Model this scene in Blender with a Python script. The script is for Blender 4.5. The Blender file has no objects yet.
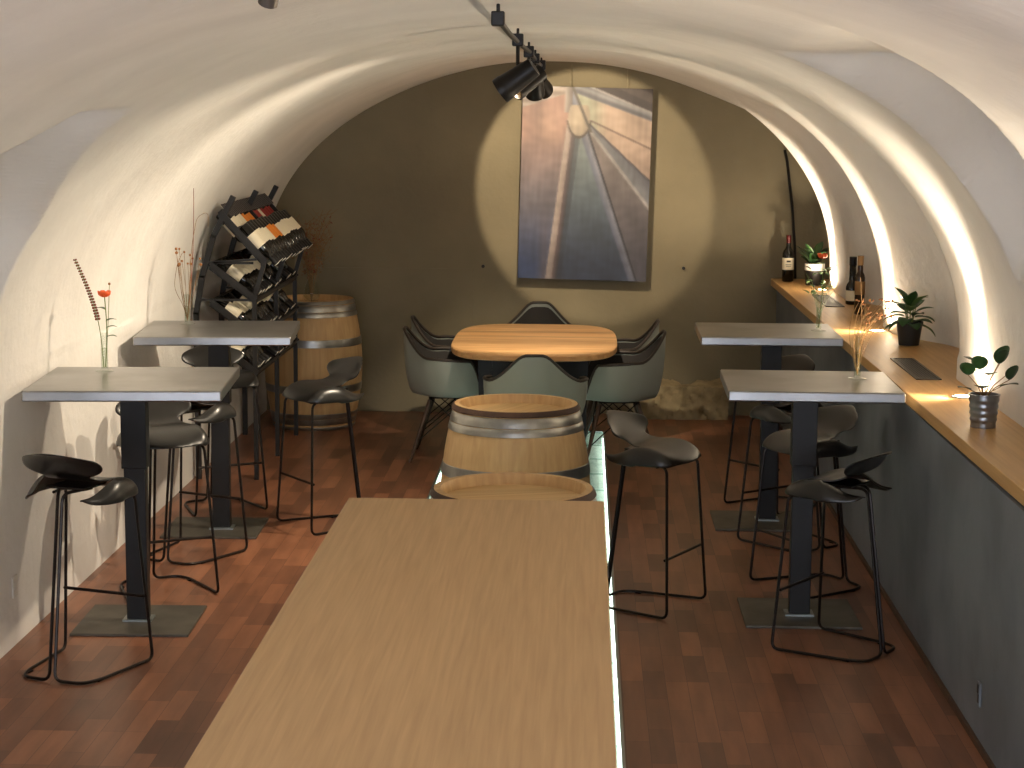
import bpy, bmesh, math, random
from mathutils import Vector, Matrix, Euler, noise
random.seed(7)
PI = math.pi
sc = bpy.context.scene
COL = sc.collection

# ------------------------------------------------------------------ materials
def lin(c):
    r = []
    for v in c[:3]:
        v /= 255.0
        r.append(v/12.92 if v <= 0.04045 else ((v+0.055)/1.055)**2.4)
    return (r[0], r[1], r[2], 1.0)

def mat(name, col, rough=0.5, metal=0.0, var=0.0, vscale=6.0, bump=0.0, bscale=40.0, stretch=(1,1,1),
        col2=None, spec=0.5, coat=0.0, detail=5.0, contrast=(0.3, 0.7), bdist=0.01):
    m = bpy.data.materials.new(name); m.use_nodes = True
    nt = m.node_tree; b = nt.nodes['Principled BSDF']
    b.inputs['Base Color'].default_value = lin(col)
    b.inputs['Roughness'].default_value = rough
    b.inputs['Metallic'].default_value = metal
    b.inputs['Specular IOR Level'].default_value = spec
    b.inputs['Coat Weight'].default_value = coat
    tc = nt.nodes.new('ShaderNodeTexCoord'); mp = nt.nodes.new('ShaderNodeMapping')
    nt.links.new(tc.outputs['Object'], mp.inputs['Vector'])
    mp.inputs['Scale'].default_value = stretch
    if col2 is None and var > 0:
        col2 = tuple(max(0, c*(1-var)) for c in col)
    if col2 is not None:
        n = nt.nodes.new('ShaderNodeTexNoise'); n.inputs['Scale'].default_value = vscale; n.inputs['Detail'].default_value = detail
        nt.links.new(mp.outputs[0], n.inputs['Vector'])
        r = nt.nodes.new('ShaderNodeValToRGB')
        r.color_ramp.elements[0].position = contrast[0]; r.color_ramp.elements[1].position = contrast[1]
        r.color_ramp.elements[0].color = lin(col2); r.color_ramp.elements[1].color = lin(col)
        nt.links.new(n.outputs['Fac'], r.inputs['Fac']); nt.links.new(r.outputs[0], b.inputs['Base Color'])
    if bump > 0:
        n2 = nt.nodes.new('ShaderNodeTexNoise'); n2.inputs['Scale'].default_value = bscale; n2.inputs['Detail'].default_value = 6
        nt.links.new(mp.outputs[0], n2.inputs['Vector'])
        bp = nt.nodes.new('ShaderNodeBump'); bp.inputs['Strength'].default_value = bump; bp.inputs['Distance'].default_value = bdist
        nt.links.new(n2.outputs['Fac'], bp.inputs['Height']); nt.links.new(bp.outputs[0], b.inputs['Normal'])
    return m

def emis(name, col, strength):
    m = bpy.data.materials.new(name); m.use_nodes = True
    nt = m.node_tree; b = nt.nodes['Principled BSDF']
    b.inputs['Base Color'].default_value = lin(col)
    b.inputs['Emission Color'].default_value = lin(col); b.inputs['Emission Strength'].default_value = strength
    return m

def thin_glass(name, tint, gloss=0.06):
    m = bpy.data.materials.new(name); m.use_nodes = True
    nt = m.node_tree; nt.nodes.clear()
    o = nt.nodes.new('ShaderNodeOutputMaterial'); t = nt.nodes.new('ShaderNodeBsdfTransparent')
    g = nt.nodes.new('ShaderNodeBsdfGlossy'); mx = nt.nodes.new('ShaderNodeMixShader'); lw = nt.nodes.new('ShaderNodeLayerWeight')
    t.inputs['Color'].default_value = lin(tint); g.inputs['Roughness'].default_value = gloss
    lw.inputs['Blend'].default_value = 0.2
    ge = nt.nodes.new('ShaderNodeNewGeometry'); sb = nt.nodes.new('ShaderNodeMath'); sb.operation = 'SUBTRACT'; sb.inputs[0].default_value = 1.0; ml = nt.nodes.new('ShaderNodeMath'); ml.operation = 'MULTIPLY'
    nt.links.new(ge.outputs['Backfacing'], sb.inputs[1]); nt.links.new(sb.outputs[0], ml.inputs[0]); nt.links.new(lw.outputs['Fresnel'], ml.inputs[1]); nt.links.new(ml.outputs[0], mx.inputs[0]); nt.links.new(t.outputs[0], mx.inputs[1]); nt.links.new(g.outputs[0], mx.inputs[2])
    nt.links.new(mx.outputs[0], o.inputs['Surface'])
    return m

def parquet():
    m = bpy.data.materials.new('parquet'); m.use_nodes = True
    nt = m.node_tree; b = nt.nodes['Principled BSDF']; L = nt.links
    tc = nt.nodes.new('ShaderNodeTexCoord'); mp = nt.nodes.new('ShaderNodeMapping')
    mp.inputs['Rotation'].default_value = (0, 0, PI/2)
    L.new(tc.outputs['Object'], mp.inputs['Vector'])
    br = nt.nodes.new('ShaderNodeTexBrick')
    br.inputs['Scale'].default_value = 1.0; br.inputs['Brick Width'].default_value = 0.36; br.inputs['Row Height'].default_value = 0.085
    br.inputs['Mortar Size'].default_value = 0.0008; br.inputs['Bias'].default_value = -0.1
    br.inputs['Color1'].default_value = lin((146, 98, 72)); br.inputs['Color2'].default_value = lin((94, 62, 47))
    br.inputs['Mortar'].default_value = lin((62, 34, 24)); br.offset = 0.37; br.offset_frequency = 3; br.squash = 1.0
    L.new(mp.outputs[0], br.inputs['Vector'])
    n = nt.nodes.new('ShaderNodeTexNoise'); n.inputs['Scale'].default_value = 2.0; n.inputs['Detail'].default_value = 3
    mp2 = nt.nodes.new('ShaderNodeMapping'); mp2.inputs['Scale'].default_value = (9, 1.2, 1)
    L.new(tc.outputs['Object'], mp2.inputs['Vector']); L.new(mp2.outputs[0], n.inputs['Vector'])
    mx = nt.nodes.new('ShaderNodeMix'); mx.data_type = 'RGBA'; mx.blend_type = 'MULTIPLY'
    rr = nt.nodes.new('ShaderNodeValToRGB'); rr.color_ramp.elements[0].color = (.72, .70, .68, 1); rr.color_ramp.elements[1].color = (1.1, 1.08, 1.05, 1)
    rr.color_ramp.elements[0].position = .3; rr.color_ramp.elements[1].position = .7
    L.new(n.outputs['Fac'], rr.inputs['Fac']); mx.inputs[0].default_value = 1.0
    L.new(br.outputs['Color'], mx.inputs[6]); L.new(rr.outputs[0], mx.inputs[7]); L.new(mx.outputs[2], b.inputs['Base Color'])
    b.inputs['Roughness'].default_value = 0.36
    bp = nt.nodes.new('ShaderNodeBump'); bp.inputs['Strength'].default_value = 0.12; bp.inputs['Distance'].default_value = .003
    L.new(n.outputs['Fac'], bp.inputs['Height']); L.new(bp.outputs[0], b.inputs['Normal'])
    return m

def wood(name, c1, c2, scale=5.0, along='Y', rough=0.45, dist=3.0, seam=None):
    """straight grain running along an axis, optionally cut into planks at a given width"""
    m = bpy.data.materials.new(name); m.use_nodes = True
    nt = m.node_tree; b = nt.nodes['Principled BSDF']; L = nt.links
    tc = nt.nodes.new('ShaderNodeTexCoord'); mp = nt.nodes.new('ShaderNodeMapping')
    s = {'X': (.6, 9, 9), 'Y': (13, .45, 13), 'Z': (9, 9, .6)}[along]
    mp.inputs['Scale'].default_value = s
    L.new(tc.outputs['Object'], mp.inputs['Vector'])
    n = nt.nodes.new('ShaderNodeTexNoise'); n.inputs['Scale'].default_value = scale; n.inputs['Detail'].default_value = 6; n.inputs['Distortion'].default_value = .35
    L.new(mp.outputs[0], n.inputs['Vector'])
    r = nt.nodes.new('ShaderNodeValToRGB'); r.color_ramp.elements[0].position = .3; r.color_ramp.elements[1].position = .72
    r.color_ramp.elements[0].color = lin(c2); r.color_ramp.elements[1].color = lin(c1)
    L.new(n.outputs['Fac'], r.inputs['Fac'])
    src = r.outputs[0]
    if seam:
        axis, w, off, amt = seam
        sx = nt.nodes.new('ShaderNodeSeparateXYZ'); L.new(tc.outputs['Object'], sx.inputs[0])
        d = nt.nodes.new('ShaderNodeMath'); d.operation = 'MULTIPLY_ADD'; d.inputs[1].default_value = 1.0/w; d.inputs[2].default_value = off
        L.new(sx.outputs[axis], d.inputs[0])
        fl = nt.nodes.new('ShaderNodeMath'); fl.operation = 'FLOOR'; L.new(d.outputs[0], fl.inputs[0])
        wn = nt.nodes.new('ShaderNodeTexWhiteNoise'); wn.noise_dimensions = '1D'; L.new(fl.outputs[0], wn.inputs['W'])
        mr = nt.nodes.new('ShaderNodeMapRange'); mr.inputs['To Min'].default_value = 1-amt; mr.inputs['To Max'].default_value = 1+amt*.4
        L.new(wn.outputs['Value'], mr.inputs['Value'])
        mx = nt.nodes.new('ShaderNodeMix'); mx.data_type = 'RGBA'; mx.blend_type = 'MULTIPLY'; mx.inputs[0].default_value = 1
        L.new(src, mx.inputs[6]); L.new(mr.outputs[0], mx.inputs[7]); src = mx.outputs[2]
    L.new(src, b.inputs['Base Color'])
    b.inputs['Roughness'].default_value = rough
    bp = nt.nodes.new('ShaderNodeBump'); bp.inputs['Strength'].default_value = .08; bp.inputs['Distance'].default_value = .002
    L.new(n.outputs['Fac'], bp.inputs['Height']); L.new(bp.outputs[0], b.inputs['Normal'])
    return m

M = {}
M['plaster'] = mat('plaster', (224, 221, 216), .9, var=.05, vscale=2.5, bump=.45, bscale=16.0, spec=.15, bdist=.014)
M['backwall'] = mat('olive_plaster', (136, 127, 104), .85, col2=(120, 112, 92), vscale=1.6, bump=.3, bscale=30, spec=.2)
M['bluewall'] = mat('blue_grey_paint', (112, 119, 127), .6, col2=(96, 102, 109), vscale=2.6, bump=.15, bscale=14, contrast=(.35, .6))
M['parquet'] = parquet()
M['stone'] = mat('rubble', (168, 152, 116), .9, col2=(110, 95, 68), vscale=7, bump=.5, bscale=14, bdist=.015)
M['zinc'] = mat('zinc', (166, 166, 167), .32, 1.0, col2=(138, 138, 137), vscale=4)
M['baseplate'] = mat('raw_steel', (112, 108, 99), .5, .75, col2=(88, 84, 76), vscale=7)
M['darksteel'] = mat('dark_steel', (50, 49, 48), .45, .55, var=.2, vscale=8)
M['poststeel'] = mat('post_steel', (33, 32, 32), .45, .4, var=.2, vscale=8)
M['blackmetal'] = mat('black_metal', (24, 22, 21), .42, .5)
M['rodmetal'] = mat('bronze_black_rod', (34, 27, 24), .35, .6)
M['seatplastic'] = mat('black_plastic', (21, 20, 19), .32, spec=.5)
M['shell'] = mat('sage_shell', (140, 146, 138), .5)
M['upholst'] = mat('charcoal_fabric', (40, 37, 35), .85, bump=.2, bscale=200)
M['piping'] = mat('piping', (46, 38, 32), .5)
M['darkwood'] = wood('dark_wood', (84, 58, 40), (56, 38, 26), 6, 'Z', .5)
M['oak'] = wood('oak', (198, 163, 116), (180, 146, 102), 5.5, 'Y', .5, seam=(0, .395, .85, .06))
M['ledgeoak'] = wood('ledge_oak', (205, 164, 106), (184, 141, 86), 4.0, 'Y', .38)
M['tableoak'] = wood('orange_oak', (222, 178, 122), (182, 134, 84), 3.0, 'X', .45, seam=(1, .085, .3, .32))
M['barrelwood'] = wood('barrel_oak', (204, 170, 120), (182, 146, 98), 4.0, 'Z', .55)
M['barrelhead'] = wood('barrel_head_oak', (214, 182, 130), (194, 158, 106), 3.5, 'X', .6, seam=(1, .09, .2, .12))
M['barrelrim'] = mat('weathered_rim', (74, 48, 32), .7, col2=(50, 32, 22), vscale=14)
M['hoop'] = mat('galvanised_hoop', (172, 172, 168), .34, .9, var=.18, vscale=12)
M['glass'] = thin_glass('clear_glass', (248, 250, 248))
M['floorglass'] = thin_glass('floor_glass', (228, 240, 236), .03)
M['paleStone'] = mat('pale_stone', (238, 240, 234), .8, col2=(206, 214, 206), vscale=6, bump=.3, bscale=12)
M['alu'] = mat('aluminium', (168, 176, 176), .35, .9)
M['led'] = emis('led_light', (244, 246, 240), 1)
M['led'].node_tree.nodes['Principled BSDF'].inputs['Emission Strength'].default_value = 5.5
M['lamp'] = emis('warm_lamp', (255, 214, 150), 60)
M['lampspot'] = emis('warm_spot', (255, 196, 120), 25)
M['bottle'] = mat('dark_bottle_glass', (14, 14, 11), .12, spec=.6)
M['bottlebrown'] = mat('brown_bottle_glass', (38, 24, 14), .14, spec=.6)
M['lab_cream'] = mat('cream_label', (236, 226, 200), .6)
M['lab_orange'] = mat('orange_label', (226, 132, 40), .6)
M['lab_red'] = mat('red_label', (150, 42, 36), .6)
M['lab_print'] = mat('dark_print', (60, 52, 44), .7)
M['cap_red'] = mat('dark_red_foil', (84, 22, 20), .4, .3)
M['cap_black'] = mat('black_foil', (22, 20, 20), .4, .3)
M['cap_glint'] = mat('capsule_glint_white', (226, 220, 206), .4)
M['cap_gold'] = mat('gold_foil', (170, 128, 58), .35, .7)
M['leaf'] = mat('green_leaf', (58, 98, 48), .45, var=.3, vscale=20)
M['leaf_light'] = mat('light_green_leaf', (104, 138, 78), .5, var=.25, vscale=20)
M['leaf_dark'] = mat('dark_green_leaf', (38, 66, 32), .4, var=.25, vscale=20)
M['stem'] = mat('green_stem', (106, 122, 62), .6)
M['drystem'] = mat('dry_stem', (128, 96, 58), .8)
M['drybud'] = mat('dry_bud', (158, 104, 58), .8, var=.3, vscale=30)
M['reddry'] = mat('rust_dry_buds', (120, 58, 40), .8)
M['rose'] = mat('orange_petal', (236, 100, 44), .5)
M['potblack'] = mat('black_pot', (28, 26, 25), .5)
M['potwhite'] = mat('white_rim', (206, 202, 192), .5)
M['soil'] = mat('soil', (48, 36, 26), .95, bump=.6, bscale=60)
M['tin'] = mat('galvanised_tin', (150, 152, 156), .3, .95, var=.2, vscale=10)
M['vent'] = mat('vent_metal', (92, 86, 80), .45, .7)
M['outlet'] = mat('white_outlet', (210, 205, 194), .5)
M['canvas_edge'] = mat('canvas_edge', (66, 58, 46), .8)
M['wire'] = mat('wire', (150, 142, 120), .5, .5)
M['water'] = thin_glass('water', (243, 246, 240))

# ------------------------------------------------------------------ mesh helpers
class MB:
    def __init__(s): s.v = []; s.f = []
    def add(s, vs, fs):
        o = len(s.v); s.v += [tuple(p) for p in vs]; s.f += [tuple(i+o for i in q) for q in fs]; return s
    def box(s, c, d, rot=None):
        hx, hy, hz = d[0]/2, d[1]/2, d[2]/2
        vs = [Vector((x, y, z)) for x in (-hx, hx) for y in (-hy, hy) for z in (-hz, hz)]
        if rot is not None:
            R = rot if isinstance(rot, Matrix) else Euler(rot).to_matrix()
            vs = [R @ p for p in vs]
        vs = [p+Vector(c) for p in vs]
        return s.add(vs, [(0, 1, 3, 2), (4, 6, 7, 5), (0, 4, 5, 1), (2, 3, 7, 6), (0, 2, 6, 4), (1, 5, 7, 3)])
    def tube(s, pts, r, n=8, cap=True):
        pts = [Vector(p) for p in pts]; rs = r if isinstance(r, (list, tuple)) else [r]*len(pts)
        vs = []; prev = None
        for i, p in enumerate(pts):
            a = pts[max(0, i-1)]; b = pts[min(len(pts)-1, i+1)]
            t = (b-a).normalized()
            if prev is None:
                up = Vector((0, 0, 1)) if abs(t.z) < .9 else Vector((1, 0, 0))
                u = t.cross(up).normalized()
            else:
                u = (prev - t*prev.dot(t)).normalized()
            prev = u; w = t.cross(u)
            for k in range(n):
                an = 2*PI*k/n; vs.append(p+(u*math.cos(an)+w*math.sin(an))*rs[i])
        fs = []
        for i in range(len(pts)-1):
            for k in range(n):
                fs.append((i*n+k, i*n+(k+1) % n, (i+1)*n+(k+1) % n, (i+1)*n+k))
        if cap:
            fs.append(tuple(range(n-1, -1, -1))); fs.append(tuple((len(pts)-1)*n+k for k in range(n)))
        return s.add(vs, fs)
    def lathe(s, prof, n=24, loc=(0, 0, 0), Mx=None, cap=False):
        vs = []
        for (r, z) in prof:
            for k in range(n):
                a = 2*PI*k/n; vs.append(Vector((r*math.cos(a), r*math.sin(a), z)))
        if Mx is not None: vs = [Mx @ p for p in vs]
        vs = [p+Vector(loc) for p in vs]; fs = []
        for i in range(len(prof)-1):
            for k in range(n):
                fs.append((i*n+k, i*n+(k+1) % n, (i+1)*n+(k+1) % n, (i+1)*n+k))
        if cap:
            fs.append(tuple(range(n-1, -1, -1))); fs.append(tuple((len(prof)-1)*n+k for k in range(n)))
        return s.add(vs, fs)
    def grid(s, P):
        n = len(P); m = len(P[0]); vs = [p for row in P for p in row]
        return s.add(vs, [(i*m+j, i*m+j+1, (i+1)*m+j+1, (i+1)*m+j) for i in range(n-1) for j in range(m-1)])
    def prism(s, outline, z0, z1):
        n = len(outline)
        vs = [(x, y, z0) for x, y in outline]+[(x, y, z1) for x, y in outline]
        fs = [tuple(range(n-1, -1, -1)), tuple(range(n, 2*n))]+[(i, (i+1) % n, n+(i+1) % n, n+i) for i in range(n)]
        return s.add(vs, fs)
    def ball(s, c, r, n=8, sq=(1, 1, 1)):
        prof = [(max(1e-4, math.sin(PI*i/(n//2+1))), -math.cos(PI*i/(n//2+1))) for i in range(n//2+2)]
        return s.lathe([(r*a, r*b) for a, b in prof], n, c, Matrix.Diagonal(sq))
    def build(s, name, m, parent=None, smooth=False, bevel=0, subsurf=0, solid=0, merge=False, angle=40, offset=0):
        me = bpy.data.meshes.new(name); me.from_pydata(s.v, [], s.f)
        bm = bmesh.new(); bm.from_mesh(me)
        if merge: bmesh.ops.remove_doubles(bm, verts=bm.verts, dist=1e-5)
        bmesh.ops.recalc_face_normals(bm, faces=bm.faces)
        if smooth:
            for f in bm.faces: f.smooth = True
            lim = math.radians(angle)
            for e in bm.edges:
                if len(e.link_faces) == 2 and e.calc_face_angle(0) > lim: e.smooth = False
        bm.to_mesh(me); bm.free()
        o = bpy.data.objects.new(name, me); COL.objects.link(o)
        me.materials.append(m)
        if parent is not None: o.parent = parent
        if solid:
            md = o.modifiers.new('solid', 'SOLIDIFY'); md.thickness = solid; md.offset = offset
        if subsurf:
            md = o.modifiers.new('sub', 'SUBSURF'); md.levels = subsurf; md.render_levels = subsurf
        if bevel:
            md = o.modifiers.new('bev', 'BEVEL'); md.width = bevel; md.segments = 2; md.limit_method = 'ANGLE'
        return o

def tag(o, label=None, cat=None, group=None, kind=None):
    if label: o['label'] = label
    if cat: o['category'] = cat
    if group: o['group'] = group
    if kind: o['kind'] = kind
    return o
def thing(name, label, cat, loc=(0, 0, 0), rz=0, group=None, rot=None):
    o = bpy.data.objects.new(name, None); COL.objects.link(o); o.empty_display_size = .1
    o.location = loc; o.rotation_euler = rot if rot is not None else (0, 0, rz)
    return tag(o, label, cat, group)
def copy_tree(o, parent=None):
    c = o.copy(); COL.objects.link(c)
    if parent is not None: c.parent = parent
    for ch in list(o.children): copy_tree(ch, c)
    return c
def struct(o): o['kind'] = 'structure'; return o
def sm(a, b, x):
    t = min(1, max(0, (x-a)/(b-a))); return t*t*(3-2*t)
def roundpath(pts, r, n=5):
    """polyline with rounded corners"""
    pts = [Vector(p) for p in pts]; out = [pts[0]]
    for i in range(1, len(pts)-1):
        a, b, c = pts[i-1], pts[i], pts[i+1]
        ra = min(r, (a-b).length*.45, (c-b).length*.45)
        p0 = b+(a-b).normalized()*ra; p2 = b+(c-b).normalized()*ra
        for k in range(n+1):
            t = k/n; out.append(p0*(1-t)**2+b*2*t*(1-t)+p2*t*t)
    out.append(pts[-1]); return out

# ------------------------------------------------------------------ setting
YB = 13.85      # back wall
Y0 = -1.0       # the room goes on behind the camera
XL = -2.33
XW = 1.41       # half wall under the ledge
XG0, XG1, YG0, YG1 = -.88, .165, 4.4, 13.05   # glass walkway

# floor with a slot for the glass walkway
f = MB()
for (x0, x1, y0, y1) in ((-2.6, XG0, Y0, YB+.1), (XG1, 2.2, Y0, YB+.1), (XG0, XG1, Y0, YG0), (XG0, XG1, YG1, YB+.1)):
    f.add([(x0, y0, 0), (x1, y0, 0), (x1, y1, 0), (x0, y1, 0)], [(0, 1, 2, 3)])
struct(f.build('floor', M['parquet'], merge=True))
t = MB(); D = .085
t.add([(XG0, YG0, -D), (XG1, YG0, -D), (XG1, YG1, -D), (XG0, YG1, -D), (XG0, YG0, 0), (XG1, YG0, 0), (XG1, YG1, 0), (XG0, YG1, 0)],
      [(0, 1, 2, 3), (0, 4, 5, 1), (1, 5, 6, 2), (2, 6, 7, 3), (3, 7, 4, 0)])
struct(t.build('floor', M['paleStone']))
t = MB()
for x in (XG0+.006, XG1-.006): t.box((x, (YG0+YG1)/2, -.004), (.012, YG1-YG0, .014))
for y in (YG0+.006, YG1-.006): t.box(((XG0+XG1)/2, y, -.004), (XG1-XG0-.026, .012, .014))
struct(t.build('trim_1', M['alu']))

# vault profile: left wall, basket arch, right springing
XC = -.28
def profile():
    P = [(XL, z) for z in [i*1.1/26 for i in range(26)]]
    N = 300
    for i in range(N+1):
        th = PI*(1-i/N); c, s_ = math.cos(th), math.sin(th)
        if c < 0: a, n = -(XL-XC), 1.98
        else: a, n = 1.98, 2.22
        P.append((XC+math.copysign(abs(c)**(2/n), c)*a, 1.1+1.45*max(0, s_)**(2/n)))
    P += [(1.70, 1.05), (1.70, 1.0), (1.70, .955)]
    return P
PR = profile()
def plan(Y, a, b, c, d): return sm(a, b, Y)*(1-sm(c, d, Y))
def vpt(x, z, Y, i):
    # soft window-like recesses between the piers on the right
    if x > .3 and i > 26:
        h = 1-sm(1.9, 2.42, z)
        k = sm(1.0, 1.9, z)
        w = (plan(Y, 8.63, 8.70, 9.75-.3*k, 10.45-.4*k) + plan(Y, 10.78, 10.85, 11.7, 12.35) + plan(Y, 13.15, 13.3, 14.5, 15)*(.8)
             + plan(Y, 3.2, 3.4, 4.6, 5.0)*.4)
        d = .24*w*h
        x += d*(1-.35*k); z += d*.30*k
        # high lunette nearer the camera
        ya = 5.75-.55*sm(1.9, 2.4, z); yb = 7.15-.35*sm(1.9, 2.4, z)
        m_ = sm(ya-.025, ya+.025, Y)*(1-sm(yb-.025, yb+.025, Y))
        if m_ > 0 and z > 1.55:
            # push up and out to a soffit and a short upright wall
            zt = 2.47-.10*sm(.6, 1.6, x)
            q = sm(1.55, 1.80, z)*(1-sm(2.36, 2.43, z))
            x += m_*q*.26; z += m_*q*(zt-z)*.6 if z < zt else 0
    if x < -.9 and 26 <= i:
        ya = 5.2+.9*sm(1.8, 2.2, z); yb = 7.25-.45*sm(1.7, 2.2, z)
        m_ = sm(ya-.025, ya+.025, Y)*(1-sm(yb-.025, yb+.025, Y))
        q = sm(1.2, 1.35, z)*(1-sm(2.14, 2.2, z))
        x -= m_*q*.26; z += m_*q*.04
    # hand-laid plaster unevenness
    ii = 26+(i-26)*.5
    u = .010*math.sin(Y*2.3+ii*.07)+.007*math.sin(Y*4.1-ii*.13+1.3)
    if 27 < i < len(PR)-4: z += u*.8; x += u*.6
    return (x, z)
ys = []
y = Y0
while y < YB+.12:
    ys.append(y); y += .05 if y < 4.6 else (.02 if y < 7.4 else .035)
rows = []
for Y in ys: rows.append([(*(lambda q: (q[0], Y, q[1]))(vpt(px, pz, Y, i)),) for i, (px, pz) in enumerate(PR)])
SPL = 26
v = MB(); v.grid([r[SPL:] for r in rows]); o1 = struct(v.build('ceiling', M['plaster'], smooth=True, angle=75))
v = MB(); v.grid([r[:SPL+1] for r in rows]); o2 = struct(v.build('wall_left', M['plaster'], smooth=True, angle=75))
for o_ in (o1, o2): o_.cycles.shadow_terminator_geometry_offset = .25

w = MB(); w.box((-.2, YB+.1, 1.4), (5.2, .2, 3.2)); w.box((-1.6, YB-.008, .53), (1.6, .02, 1.06))
struct(w.build('wall_back', M['backwall']))
w = MB(); w.box((XW+.08, (Y0+YB)/2, .475), (.16, YB-Y0, .95)); struct(w.build('wall_right', M['bluewall']))
w = MB(); w.box((XW-.006, (Y0+YB)/2, .012), (.012, YB-Y0, .024)); struct(w.build('baseboard_right', M['darkwood']))

# ------------------------------------------------------------------ camera
F = 1900.0; H = 2.2; VP = (585, 112); RHO = .012
Yc = Vector((VP[0]-512, 384-VP[1], -F)).normalized()
Zc = Vector((math.sin(RHO), math.cos(RHO), 0)); Zc = (Zc-Yc*Zc.dot(Yc)).normalized()
Xc = Yc.cross(Zc)
cam = bpy.data.cameras.new('camera'); co = bpy.data.objects.new('camera', cam); COL.objects.link(co)
R = Matrix((Xc, Yc, Zc))     # rows = world axes seen from the camera -> camera-to-world
co.matrix_world = Matrix.Translation((0, 0, H)) @ R.to_4x4()
cam.lens = F*36/1024; cam.sensor_width = 36; cam.clip_start = .05; cam.clip_end = 100
sc.camera = co

# ------------------------------------------------------------------ glass walkway
n = 17; st = (YG1-YG0-.024)/n
p0 = None
for i in range(n):
    y = YG0+.012+st*(i+.5)
    if p0 is None:
        m = MB(); m.box((0, 0, 0), (XG1-XG0-.026, st-.012, .012)); p0 = m.build('glass_floor_panel', M['floorglass']); o = p0
    else:
        o = p0.copy(); COL.objects.link(o)
    o.location = ((XG0+XG1)/2, y, -.006)
    tag(o, 'frosty pale cyan glass pane of the lit walkway, %s from the far end' % (['last'][0] if False else ['first','second','third','fourth','fifth','sixth','seventh','eighth','ninth','tenth','eleventh','twelfth','thirteenth','fourteenth','fifteenth','sixteenth','seventeenth'][n-1-i]), 'glass panel', 'glass panes of the floor walkway')
for x, nm in ((XG0+.014, 'left'), (XG1-.014, 'right')):
    m = MB(); m.box((x, (YG0+YG1)/2, -.045), (.014, YG1-YG0-.1, .02))
    tag(m.build('light_strip', M['led']), 'cold white light strip glowing under the %s edge of the glass walkway' % nm, 'light strip', 'light strips under the glass floor')
# ------------------------------------------------------------------ ledge
m = MB(); m.prism([(1.443, 2.0), (1.98, 2.0), (1.98, YB-.001), (1.365, YB-.001)], .96, 1.01)
lo = m.build('wall_ledge', M['ledgeoak'], bevel=.003)
tag(lo, 'long pale oak ledge running along the right wall under the arches', 'shelf')
def vent(x, y, L, W, rz, lab):
    r = thing('vent_grille', lab, 'vent', (x, y, 1.0105), rz, 'vents let into the ledge')
    a = MB()
    for (cx, cy, sx, sy) in ((0, L/2-.006, W, .012), (0, -L/2+.006, W, .012), (W/2-.006, 0, .012, L), (-W/2+.006, 0, .012, L)): a.box((cx, cy, .002), (sx, sy, .005))
    a.build('frame', M['vent'], r)
    a = MB()
    k = 7
    for i in range(k): a.box((-W/2+.014+(W-.028)*(i+.5)/k, 0, .001), ((W-.03)/k*.6, L-.02, .003))
    a.build('slats', M['vent'], r)
    a = MB(); a.box((0, 0, -.0005), (W-.02, L-.02, .001)); a.build('backing', M['blackmetal'], r)
vent(1.57, 8.95, .74, .115, 0, 'dark rectangular vent grille in the ledge in front of the leafy black-potted plant')
vent(1.57, 12.2, .74, .115, 0, 'dark rectangular vent grille in the ledge near the back wall')

LAMPS = [(1.63, 12.95), (1.63, 10.5), (1.62, 8.05), (1.62, 5.3), (1.62, 2.6)]
for (x, y), lab in zip(LAMPS, ('recessed round uplight in the ledge under the arch nearest the back wall', 'recessed round uplight in the ledge behind the dried flower vase',
                               'recessed round uplight in the ledge beside the tin pot', 'recessed round uplight in the ledge nearer than the tin pot', 'recessed round uplight in the ledge closest to the camera')):
    r = thing('ledge_uplight', lab, 'light', (x, y, 1.011), 0, 'uplights let into the ledge')
    a = MB(); a.lathe([(.036, 0), (.036, .006), (.048, .006), (.05, 0)], 20); a.build('ring', M['alu'], r, smooth=True)
    a = MB(); a.lathe([(.001, .003), (.036, .003)], 20); a.build('lens', M['lamp'], r)

# ------------------------------------------------------------------ bar tables
def ordr(n): return n
def make_table(name_label, loc, rz, size, zt, pole, base, base_rz=0):
    r = thing('bar_table', name_label, 'table', (loc[0], loc[1], 0), rz, 'square zinc topped bar tables')
    w_, d_ = size
    a = MB(); a.box((0, 0, zt-.0225), (w_, d_, .045)); a.build('table_top', M['zinc'], r, bevel=.006)
    Rm = Matrix.Rotation(-rz+base_rz, 4, 'Z')
    px, py, _ = Matrix.Rotation(-rz, 4, 'Z') @ Vector((pole[0]-loc[0], pole[1]-loc[1], 0))
    bx, by, _ = Matrix.Rotation(-rz, 4, 'Z') @ Vector((base[0]-loc[0], base[1]-loc[1], 0))
    a = MB(); a.box((px, py, .012+(zt-.06)/2), (.092, .06, zt-.072), Rm.to_3x3()); p = a.build('post', M['poststeel'], r, bevel=.003)
    a = MB(); a.box((px, py, .68+(zt-.047-.68)/2), (.108, .076, zt-.047-.68), Rm.to_3x3()); a.build('sleeve', M['poststeel'], p, bevel=.003)
    a = MB(); a.box((px, py, zt-.053), (.4, .3, .012), Rm.to_3x3()); a.build('top_bracket', M['darksteel'], r)
    a = MB(); a.box((bx, by, .006), (.5, .48, .012), Rm.to_3x3()); a.build('base_plate', M['baseplate'], r, bevel=.002)
    a = MB(); a.box((px, py, .016), (.125, .095, .008), Rm.to_3x3()); a.build('weld_collar', M['alu'], r)
    return r
ZL, ZR = 1.068, 1.04
make_table('zinc topped bar table nearest the camera against the left white wall', (-1.893, 7.92), math.radians(4.5), (.805, .74), ZL, (-1.905, 7.94), (-1.90, 7.94), .03)
make_table('zinc topped bar table by the wine rack against the left white wall', (-1.893, 9.80), math.radians(5), (.79, .76), ZL, (-1.89, 9.77), (-1.93, 9.79), .03)
make_table('zinc topped bar table nearest the camera beside the right oak ledge', (.995, 8.29), math.radians(-1), (.74, .68), ZR, (.97, 8.21), (.97, 8.24), 0)
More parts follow.
